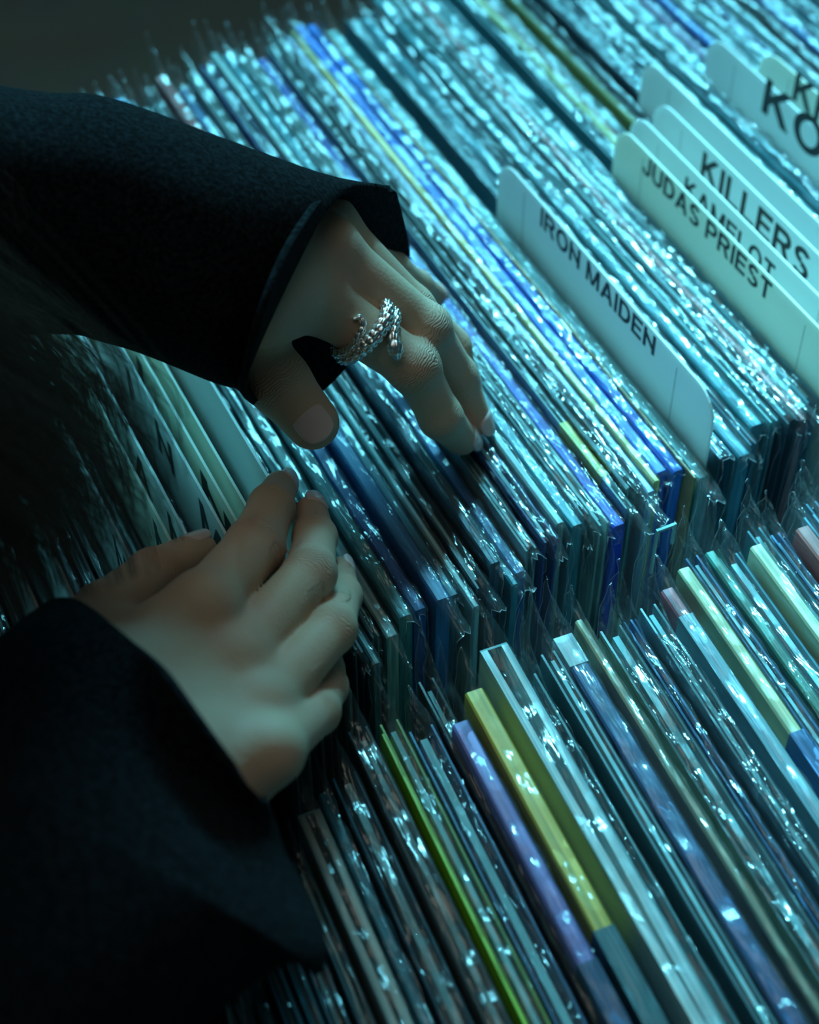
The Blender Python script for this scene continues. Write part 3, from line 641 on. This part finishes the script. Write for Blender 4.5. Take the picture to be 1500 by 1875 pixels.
def hand(F, fingers, thumb, wrist_i, wrist_p, rw, bumps):
    metas = []
    n = len(fingers)
    for i, (pts, rs) in enumerate(fingers):
        wpt = wrist_i + (wrist_p - wrist_i) * i / (n - 1); m = pts[-1]
        metas.append((wpt, m, rw, rs[-1]))
    for i in range(n - 1):                  # flesh between the knuckles
        a = fingers[i][0][-1]; b = fingers[i + 1][0][-1]; wa = metas[i][0]; wb = metas[i + 1][0]
        c0 = (wa + wb) / 2; c1 = (a + b) / 2 + ((wa + wb) / 2 - (a + b) / 2) * 0.18
        metas.append((c0, c1, rw * 0.98, (fingers[i][1][-1] + fingers[i + 1][1][-1]) / 2 * 0.93))
    sl, g = chain_into(F, metas, 0.0055); F.f[sl] = smin(F.f[sl], g, 0.006)
    palm = F.f.copy()
    for pts, rs in [thumb] + fingers:
        segs = [(pts[k], pts[k + 1], rs[k], rs[k + 1]) for k in range(len(pts) - 1)]
        sl, g = chain_into(F, segs, 0.003)
        F.f[sl] = smin(F.f[sl], smin(palm[sl], g, 0.0065), 0.0009)
    for p, r in bumps:
        sl, X, Y, Z = F.blk(p - r - 0.01, p + r + 0.01)
        d = cap_d(X, Y, Z, p, p + 1e-4, r, r); F.f[sl] = smin(F.f[sl], d, 0.005)
def R(pts, rpx): return [rad(p, r) for p, r in zip(pts, rpx)]
# upper (left) hand
uI = chain3([(845,803),(807,764),(758,672),(580,545)], .008, [.018,.023,.040])
uM = chain3([(868,768),(836,690),(780,602),(598,455)], .008, [.018,.027,.044])
uR = chain3([(850,698),(826,635),(756,562),(600,410)], .008, [.018,.026,.041])
uP = chain3([(795,541),(765,522),(722,492),(612,432)], .008, [.016,.019,.033])
uT = [px(572,774,.040), px(510,700,.050), px(468,640,.058), px(452,560,.066)]
U = [(uI, R(uI, [31,39,44,58])), (uM, R(uM, [32,38,43,54])), (uR, R(uR, [29,35,38,48])), (uP, R(uP, [23,26,29,38]))]
uTh = (uT, R(uT, [50,58,57,62]))
# lower (right) hand
Zl = .022
lI = chain3([(513,892),(497,928),(466,1003),(372,1112)], Zl, [.018,.023,.038])
lM = chain3([(570,938),(577,985),(568,1050),(432,1212)], Zl - .004, [.018,.027,.042])
lR = chain3([(623,1045),(624,1092),(609,1152),(475,1298)], Zl - .010, [.018,.026,.040])
lP = chain3([(605,1222),(602,1258),(583,1305),(495,1378)], Zl - .012, [.016,.019,.033])
lT = chain3([(362,1010),(280,1052),(192,1128),(150,1230)], Zl - .004, [.023,.032,.035])
Lw = [(lI, R(lI, [31,41,54,60])), (lM, R(lM, [31,39,47,60])), (lR, R(lR, [27,37,43,58])), (lP, R(lP, [28,34,38,52]))]
lTh = (lT, R(lT, [37,47,62,66]))
def hand_field(fingers, thumb, wi, wp, rw, arm, bumps):
    P = np.array([p for pts, _ in fingers + [thumb] for p in pts] + [wi, wp] + [arm])
    F = Field(P.min(0) - 0.022, P.max(0) + 0.022, 0.0009)
    hand(F, fingers, thumb, wi, wp, rw, bumps)
    wc = (wi + wp) / 2
    side = (wp - wi) * 0.30
    sl, g = chain_into(F, [(wc - side, arm - side * 0.8, rw * 1.02, rw), (wc + side, arm + side * 0.8, rw * 1.02, rw)], 0.012)
    F.f[sl] = smin(F.f[sl], g, 0.010)
    return surface(F)
uWi, uWp = px(462, 548, .084), px(505, 425, .078)
uArm = px(330, 455, .080)
def dors(p, amt): return p + np.array(to_cam(Vector(p))) * amt
bU = [(dors(uI[3], .0035), .0085), (dors(uM[3], .003), .0082), (dors(uI[2], .0012), .0072), (dors(uM[2], .0012), .0068)]
vU, fU = hand_field(U, uTh, uWi, uWp, .0145, uArm, bU)
lWi, lWp = px(225, 1225, .045), px(400, 1440, .040)
lArm = px(170, 1500, .055)
bL = [(dors(lI[3], .0022), .0085), (dors(lM[3], .0028), .0085), (dors(lR[3], .002), .0078), (dors(lP[3], .001), .007)]
vL, fL = hand_field(Lw, lTh, lWi, lWp, .0135, lArm, bL)
# arms, trunk, neck and head: hidden by the coat or outside the frame, coarser
def w3(x, y, z): return np.array((x, y, T + z))
elL, elR = w3(-.33, .47, .13), w3(-.27, -.02, .12)
_a, _b = (px(190,190,.10) + px(200,622,.10)) / 2, (px(420,262,.085) + px(380,694,.085)) / 2
_a, _b = px(0,392,.106), px(200,407,.098)
elL = _a + (_a - _b) / np.linalg.norm(_a - _b) * .13
shL, shR = w3(-.52, .26, .30), w3(-.38, -.10, .30)
ctr = (shL + shR) / 2; nk = ctr + np.array((0, 0, .05)); hd = nk + np.array((.035, .017, .15))
FB = Field(np.minimum(shL, shR) - .2 - np.array((0, 0, .75)), np.maximum(elL, np.maximum(hd, lArm)) + .14, 0.008)
fw = np.array((.90, .44, 0.0))
segs = [(uArm, px(150, 420, .094), .018, .018), (px(150, 420, .094), elL, .018, .024), (elL, shL, .026, .045), (lArm, elR, .020, .028), (elR, shR, .040, .052),
        (shL, shR, .06, .06), (ctr - [0, 0, .08], ctr - [0, 0, .50], .125, .11), (ctr - [0, 0, .50], ctr - [0, 0, .62], .13, .13), (nk - [0, 0, .06], nk + [.01, .005, .05], .052, .05)]
sl, g = chain_into(FB, segs, 0.03, pad=0.05); FB.f[sl] = g
sl, X, Y, Z = FB.blk(hd - .2, hd + .2)
hh = smin(cap_d(X, Y, Z, hd + [0, 0, .02], hd + fw * .02 + [0, 0, .025], .078, .074), cap_d(X, Y, Z, hd + fw * .035 - [0, 0, .06], hd + fw * .03 + [0, 0, 0], .045, .06), .03)
hh = smin(hh, cap_d(X, Y, Z, hd + fw * .098 - [0, 0, .008], hd + fw * .092 + [0, 0, .02], .010, .006), .012)
FB.f[sl] = smin(FB.f[sl], hh, .015)
vB, fB = surface(FB)
allV = np.concatenate([vU, vL, vB]); allF = np.concatenate([fU, fL + len(vU), fB + len(vU) + len(vL)])
base_p = Vector((float(ctr[0]), float(ctr[1]), 0))
person = thing('person', 'person in a dark navy wool coat leafing through the records with both hands', 'person', base_p)
me = bpy.data.meshes.new('body')
me.vertices.add(len(allV)); me.vertices.foreach_set('co', (allV - np.array(base_p)).reshape(-1))
me.loops.add(allF.size); me.loops.foreach_set('vertex_index', allF.reshape(-1).astype(np.int32))
me.polygons.add(len(allF)); me.polygons.foreach_set('loop_start', np.arange(0, allF.size, 4, dtype=np.int32))
me.polygons.foreach_set('use_smooth', np.ones(len(allF), dtype=bool)); me.update(calc_edges=True)
tone = np.zeros(len(allV))
for p, r, a in [(uI[3], .011, .8), (uM[3], .010, .7), (uI[0], .008, .7), (uM[0], .008, .7), (uP[0], .009, .8), (uT[0], .007, .6), (uR[1], .008, .5), (uI[2], .007, .35), (uM[2], .007, .35),
                (lM[3], .010, 1.1), (lI[3], .012, .35), (lR[2], .009, .4), (lI[2], .009, .4), (lM[2], .008, .4), (lR[0], .007, .8), (lI[0], .007, .5), (lM[0], .007, .5), (lT[1], .01, .5), (lP[2], .009, .4)]:
    tone += a * np.exp(-((allV - p) ** 2).sum(1) / (r * r))
at_ = me.attributes.new('tone', 'FLOAT', 'POINT'); at_.data.foreach_set('value', np.clip(tone, 0, 1.3).astype(np.float32))
cx = np.zeros(len(allV)); cmk = np.zeros(len(allV))
for J, q, w_ in [(uI, 2, 1), (uM, 2, 1), (uI, 1, .6), (uM, 1, .6), (uT, 1, .8), (lI, 2, 1), (lM, 2, 1), (lR, 2, .8), (lI, 1, .6), (lM, 1, .6), (lT, 1, .5), (lP, 2, .6)]:
    a_ = (J[q - 1] - J[q + 1]); a_ /= np.linalg.norm(a_); rel = allV - J[q]; dt = rel @ a_; dd = (rel ** 2).sum(1)
    m_ = w_ * np.exp(-(dt / .0048) ** 2) * (dd < .00020); up_ = m_ > cmk; cx[up_] = dt[up_] * 1000; cmk[up_] = m_[up_]
for nm_, ar in (('crease_x', cx), ('crease_m', cmk)):
    q_ = me.attributes.new(nm_, 'FLOAT', 'POINT'); q_.data.foreach_set('value', ar.astype(np.float32))
me.materials.append(M_SKIN)
body = child_mesh('body', me, person)
sm = body.modifiers.new('smooth', 'SMOOTH'); sm.factor = 0.5; sm.iterations = 3
# nails
def nail(tip, dip, normal, r, length, width_deg, name, fwd=0.0, lift=0.0002, mat_=M_NAIL):
    ax = Vector(tip - dip).normalized(); nn = Vector(normal); nn = (nn - ax * nn.dot(ax)).normalized(); sd_ = ax.cross(nn)
    V = []; Fc = []; A, B = 15, 15
    c = Vector(tip) + ax * fwd
    for i in range(A):
        a = -1 + 2 * i / (A - 1)
        for j in range(B):
            b = -1 + 2 * j / (B - 1)
            a2 = a * (1 - 0.30 * b * b); b2 = b * (1 - (0.30 if a < 0 else 0.22) * a ** 4)
            an = math.radians(width_deg) * b2
            drop = 0.0004 * (a2 + 1) ** 2 * 0.5 + (0.0007 if i == 0 else 0.0003 if i == 1 else 0) + (0.0006 if j in (0, B - 1) else 0)
            V.append(c + ax * (a2 * length / 2) + (sd_ * math.sin(an) * 1.04 + nn * math.cos(an)) * (r + lift - drop))
    for i in range(A - 1):
        for j in range(B - 1): k = i * B + j; Fc.append((k, k + 1, k + B + 1, k + B))
    o = mesh_np(name, np.array([v - base_p for v in V]), Fc, mat_, person, True)
    s = o.modifiers.new('thick', 'SOLIDIFY'); s.thickness = 0.0005; s.offset = 0
    return o
def nrm(p, *off):                        # towards the camera, leaning by (right, forward, up)
    return np.array(to_cam(Vector(p))) + np.array(off)
nail(uT[0], uT[1], nrm(uT[0], -.06, .12, 0), uTh[1][0], .0125, 43, 'thumbnail', .0002, .0001)
nail(uI[0], uI[1], nrm(uI[0], 1.1, .5, 0), U[0][1][0], .009, 48, 'fingernail', .002)
nail(uM[0], uM[1], nrm(uM[0], 1.3, .3, 0), U[1][1][0], .009, 48, 'fingernail', .002)
nail(uR[0], uR[1], nrm(uR[0], 1.4, .3, 0), U[2][1][0], .008, 48, 'fingernail', .002)
nail(uP[0], uP[1], nrm(uP[0], 1.0, 1.0, .3), U[3][1][0], .007, 48, 'fingernail', .0015)
nail(lI[0], lI[1], nrm(lI[0], .9, .9, -.2), Lw[0][1][0], .009, 50, 'fingernail', .0022)
nail(lM[0], lM[1], nrm(lM[0], .5, 1.5, 0), Lw[1][1][0], .009, 50, 'fingernail', .0018)
nail(lR[0], lR[1], nrm(lR[0], 1.5, .6, 0), Lw[2][1][0], .0085, 50, 'fingernail', .001)
nail(lT[0], lT[1], nrm(lT[0], -.35, 1.3, .5), lTh[1][0], .0115, 46, 'thumbnail', -.0005)
# ---------------------------------------------------------------- coat
def catmull(P, m, closed=False):
    P = [np.array(p, float) for p in P]; n = len(P); out = []
    d = [0]
    for a, b in zip(P[:-1], P[1:]): d.append(d[-1] + max(np.linalg.norm(b - a), 1e-9))
    for k in range(m):
        s = d[-1] * k / (m - 1); i = min(max(np.searchsorted(d, s) - 1, 0), n - 2); t = (s - d[i]) / (d[i + 1] - d[i])
        p0 = P[max(i - 1, 0)]; p1 = P[i]; p2 = P[i + 1]; p3 = P[min(i + 2, n - 1)]
        out.append(0.5 * (2 * p1 + (p2 - p0) * t + (2 * p0 - 5 * p1 + 4 * p2 - p3) * t * t + (3 * p1 - p0 - 3 * p2 + p3) * t ** 3))
    return out
HALF = 40
def loop_from(front, back):
    a = catmull(front, HALF + 1); b = catmull(back, HALF + 1); return np.array(a[:-1] + b[:-1])
def ring_from(Tp, Bp, z, h, axis):        # both silhouette points at the depth of the ring's centre
    c = px((Tp[0] + Bp[0]) / 2, (Tp[1] + Bp[1]) / 2, z); o = np.array((0, 0, T + HC)); dep = (c - o) @ np.array((0, cP, -sP))
    return ring3(o + np.array(ray(*Tp)) * dep, o + np.array(ray(*Bp)) * dep, h, axis)
def ring3(a, b, h, axis):
    c = (a + b) / 2; u = (a - b) / 2; n = np.array(to_cam(Vector(c))); n = n - u * (n @ u) / (u @ u); n /= np.linalg.norm(n)
    th = np.linspace(0, 2 * math.pi, 2 * HALF + 1)[:-1]
    return np.array([c + u * math.cos(t) + n * h * math.sin(t) for t in th])
def loft(rings, name, steps=10):
    Rg = np.array(rings); n = len(Rg); out = []
    for i in range(n - 1):
        p0 = Rg[max(i - 1, 0)]; p1 = Rg[i]; p2 = Rg[i + 1]; p3 = Rg[min(i + 2, n - 1)]
        for s in range(steps):
            t = s / steps; out.append(0.5 * (2 * p1 + (p2 - p0) * t + (2 * p0 - 5 * p1 + 4 * p2 - p3) * t * t + (3 * p1 - p0 - 3 * p2 + p3) * t ** 3))
    out.append(Rg[-1]); G = np.array(out); m, k, _ = G.shape
    idx = np.arange(m * k).reshape(m, k); Fc = []
    for i in range(m - 1):
        for j in range(k): Fc.append((int(idx[i, j]), int(idx[i, (j + 1) % k]), int(idx[i + 1, (j + 1) % k]), int(idx[i + 1, j])))
    o = mesh_np(name, G.reshape(-1, 3) - np.array(base_p), Fc, M_WOOL, person, True)
    s = o.modifiers.new('sub', 'SUBSURF'); s.levels = s.render_levels = 1
    s = o.modifiers.new('thick', 'SOLIDIFY'); s.thickness = 0.0022; s.offset = 0
    return o
axL = uWi - elL
open_u = loop_from([px(722,347,.075), px(655,340,.092), px(600,352,.105), px(566,388,.112), px(518,468,.116), px(474,580,.110), px(447,690,.090), px(451,724,.070)],
                   [px(451,724,.070), px(480,742,.040), px(545,742,.026), px(600,706,.024), px(645,655,.024), px(715,570,.022), px(747,468,.035), px(722,347,.075)])
ringsU = [open_u, ring_from((600,328), (434,706), .078, .030, axL), ring_from((420,268), (392,694), .088, .036, axL), ring_from((190,190), (200,622), .098, .040, axL),
          ring_from((0,172), (10,607), .106, .042, axL), ring3(elL + [0, .045, .02], elL + [0, -.055, -.02], .055, _b - elL), ring3(shL + [.02, .07, .05], shL + [.04, -.02, -.11], .08, shL - elL)]
loft(ringsU, 'coat_sleeve')
axR = lWi - elR
open_l = loop_from([px(92,1103,.055), px(140,1103,.068), px(212,1150,.080), px(288,1214,.086), px(350,1298,.086), px(420,1395,.080), px(481,1468,.060)],
                   [px(481,1468,.060), px(470,1440,.026), px(380,1340,.014), px(250,1225,.016), px(140,1135,.030), px(92,1103,.055)])
ringsL = [open_l, ring_from((-5,1180), (522,1570), .050, .034, axR), ring_from((-130,1320), (586,1768), .058, .040, axR), ring_from((-300,1500), (345,1895), .066, .045, axR),
          ring3(elR + [-.06, .03, .03], elR + [.05, -.04, -.02], .055, axR), ring3(shR + [-.05, .06, .06], shR + [.06, -.04, -.08], .08, shR - elR)]
loft(ringsL, 'coat_sleeve')
def trunk_ring(c, a, b):
    th = np.linspace(0, 2 * math.pi, 2 * HALF + 1)[:-1]; ax_ = (shL - shR) / np.linalg.norm(shL - shR)
    return np.array([c + ax_ * a * math.cos(t) + fw * b * math.sin(t) for t in th])
loft([trunk_ring(nk + [0, 0, .02], .07, .07), trunk_ring(ctr + [0, 0, .03], .19, .10), trunk_ring(ctr - [0, 0, .12], .23, .15), trunk_ring(ctr - [0, 0, .45], .21, .16),
      trunk_ring(ctr - [0, 0, .75], .25, .19), trunk_ring(ctr - [0, 0, 1.05], .28, .22)], 'coat_body', 5)
# legs below the coat
for s_ in (-1, 1):
    ax_ = (shL - shR) / np.linalg.norm(shL - shR); a = ctr + ax_ * .09 * s_; 
    V = []; 
    rr = [(1.0, .085), (.6, .07), (.25, .055), (.02, .05)]
    th = np.linspace(0, 2 * math.pi, 17)[:-1]
    for zf, r in rr:
        for t in th: V.append((a[0] + r * math.cos(t), a[1] + r * math.sin(t), zf * .75))
    Fc = [(i * 16 + j, i * 16 + (j + 1) % 16, (i + 1) * 16 + (j + 1) % 16, (i + 1) * 16 + j) for i in range(3) for j in range(16)]
    mesh_np('trouser_leg', np.array(V) - np.array(base_p), Fc, M_WOOL, person, True)
# ---------------------------------------------------------------- hair: a cap on the head and loose strands that fall into the frame
cu = bpy.data.curves.new('hair', 'CURVE'); cu.dimensions = '3D'; cu.bevel_depth = 0.00012; cu.bevel_resolution = 1; cu.resolution_u = 6
def strand(P):
    sp = cu.splines.new('BEZIER'); sp.bezier_points.add(len(P) - 1)
    for b, p in zip(sp.bezier_points, P):
        b.co = Vector(p) - base_p; b.handle_left_type = b.handle_right_type = 'AUTO'
hr = np.random.RandomState(3)
for k in range(1400):                      # hair on and below the head
    a = hr.uniform(0.6, 5.7); up = hr.uniform(0.1, 1.0)
    e = np.array((math.cos(a + .45), math.sin(a + .45), 0)) * .083 * math.sqrt(1 - up * up * .9)
    p0 = hd + [0, 0, .025 + .085 * up]; p1 = hd + e + [0, 0, .02 + .05 * up]; p2 = hd + e * 1.15 + [0, 0, -.08]; p3 = hd + e * hr.uniform(1.1, 1.6) + [0, 0, -hr.uniform(.12, .26)]
    strand([p0, p1, p2, p3])
for k in range(1700):                       # loose strands hanging forward
    p0 = hd + fw * .05 + np.array((hr.uniform(-.03, .03), hr.uniform(-.05, .07), .08))
    p1 = hd + fw * .13 + np.array((hr.uniform(-.03, .03), hr.uniform(-.06, .08), -.05))
    edge = k < 260
    u = hr.uniform(-160, 30) if edge else hr.uniform(-60, 330) * hr.uniform(.25, 1)
    v = hr.uniform(150, 1000) if edge else hr.uniform(640, 1060 - .3 * max(u, 0))
    z = hr.uniform(.09, .16)
    p3 = px(u, v, z) ; p2 = (p1 * .45 + p3 * .55) + np.array((hr.uniform(-.02, .02), hr.uniform(-.02, .02), .03))
    p4 = p3 + np.array((0.002, -0.002, -.012))
    strand([p0, p1, p2, p3, p4])
ho = bpy.data.objects.new('hair', cu); C.objects.link(ho); ho.parent = person; cu.materials.append(M_HAIR); ho['kind'] = 'stuff'
# ---------------------------------------------------------------- snake ring on the index finger of the upper hand
ax = Vector(uI[2] - uI[3]).normalized(); rc = Vector(uI[3]) + (Vector(uI[2]) - Vector(uI[3])) * 0.5
ncam = to_cam(rc); ncam = (ncam - ax * ncam.dot(ax)).normalized(); sdv = ax.cross(ncam)
if sdv.y < 0: sdv = -sdv                   # towards the upper silhouette
fr = (U[0][1][2] + U[0][1][3]) / 2
ctl = [ # angle (0 faces the camera, + towards the upper side), along the finger mm, tube radius mm, lift mm
 (6, -9.0, .55, 1.0), (16, -7.2, .75, 1.0), (6, -5.2, .90, 1.0), (-14, -4.2, 1.0, .8), (-40, -3.4, 1.05, .6), (-70, -3.8, 1.1, .6), (-95, -4.2, 1.15, .6), (-140, -4.0, 1.2, .6), (-200, -3.0, 1.2, .6), (-250, -1.6, 1.25, .6),
 (-285, -.4, 1.45, .8), (-320, .0, 1.7, 1.1), (-355, -.2, 1.75, 1.2), (-385, -.8, 1.6, 1.0), (-425, -1.6, 1.45, .7), (-460, -2.0, 1.3, .6), (-510, -.6, 1.2, .6), (-570, 1.6, 1.2, .6), (-625, 3.0, 1.2, .8),
 (-660, 3.6, 1.2, 1.0), (-685, 4.0, 1.15, 1.2), (-700, 5.2, 1.3, 1.4), (-712, 7.2, 1.75, 1.6), (-720, 9.2, 1.7, 1.6), (-724, 10.6, .9, 1.4)]
cp = catmull([np.array(c) for c in ctl], 420)
cen = []; rads = []
for a, l, r, lift in cp:
    q = math.radians(a); d = ncam * math.cos(q) + sdv * math.sin(q)
    cen.append(rc + ax * (l * .001) + d * (fr + .0003 + (r * 1.25 + lift * .3) * .001)); rads.append(max(r, .3) * .00135)
V = []; K = 40
ringo = thing('snake_ring', 'silver coiled snake ring with scaled body on the index finger of the upper hand', 'ring', rc)
for i in range(len(cen)):
    tg = (cen[min(i + 1, len(cen) - 1)] - cen[max(i - 1, 0)]).normalized(); rv = (cen[i] - rc); rv = (rv - ax * rv.dot(ax)); nn = (rv - tg * rv.dot(tg)).normalized(); bb = tg.cross(nn)
    for j in range(K):
        t = 2 * math.pi * j / K
        row_ = int(i / 6.0); sc_ = 0.90 + .30 * abs(math.sin(math.pi * i / 6.0)) ** .7 * abs(math.cos(t * 4 + (row_ % 2) * 1.5708)) ** .7
        rr = rads[i] * sc_ * (1 if 3 < i < len(cen) - 4 else .6)
        V.append(cen[i] + (nn * math.cos(t) + bb * math.sin(t)) * rr - rc)
Fc = [(i * K + j, i * K + (j + 1) % K, (i + 1) * K + (j + 1) % K, (i + 1) * K + j) for i in range(len(cen) - 1) for j in range(K)]
Fc += [tuple(range(K - 1, -1, -1)), tuple(range((len(cen) - 1) * K, len(cen) * K))]
mesh_np('band', np.array(V), Fc, M_SILVER, ringo, True)
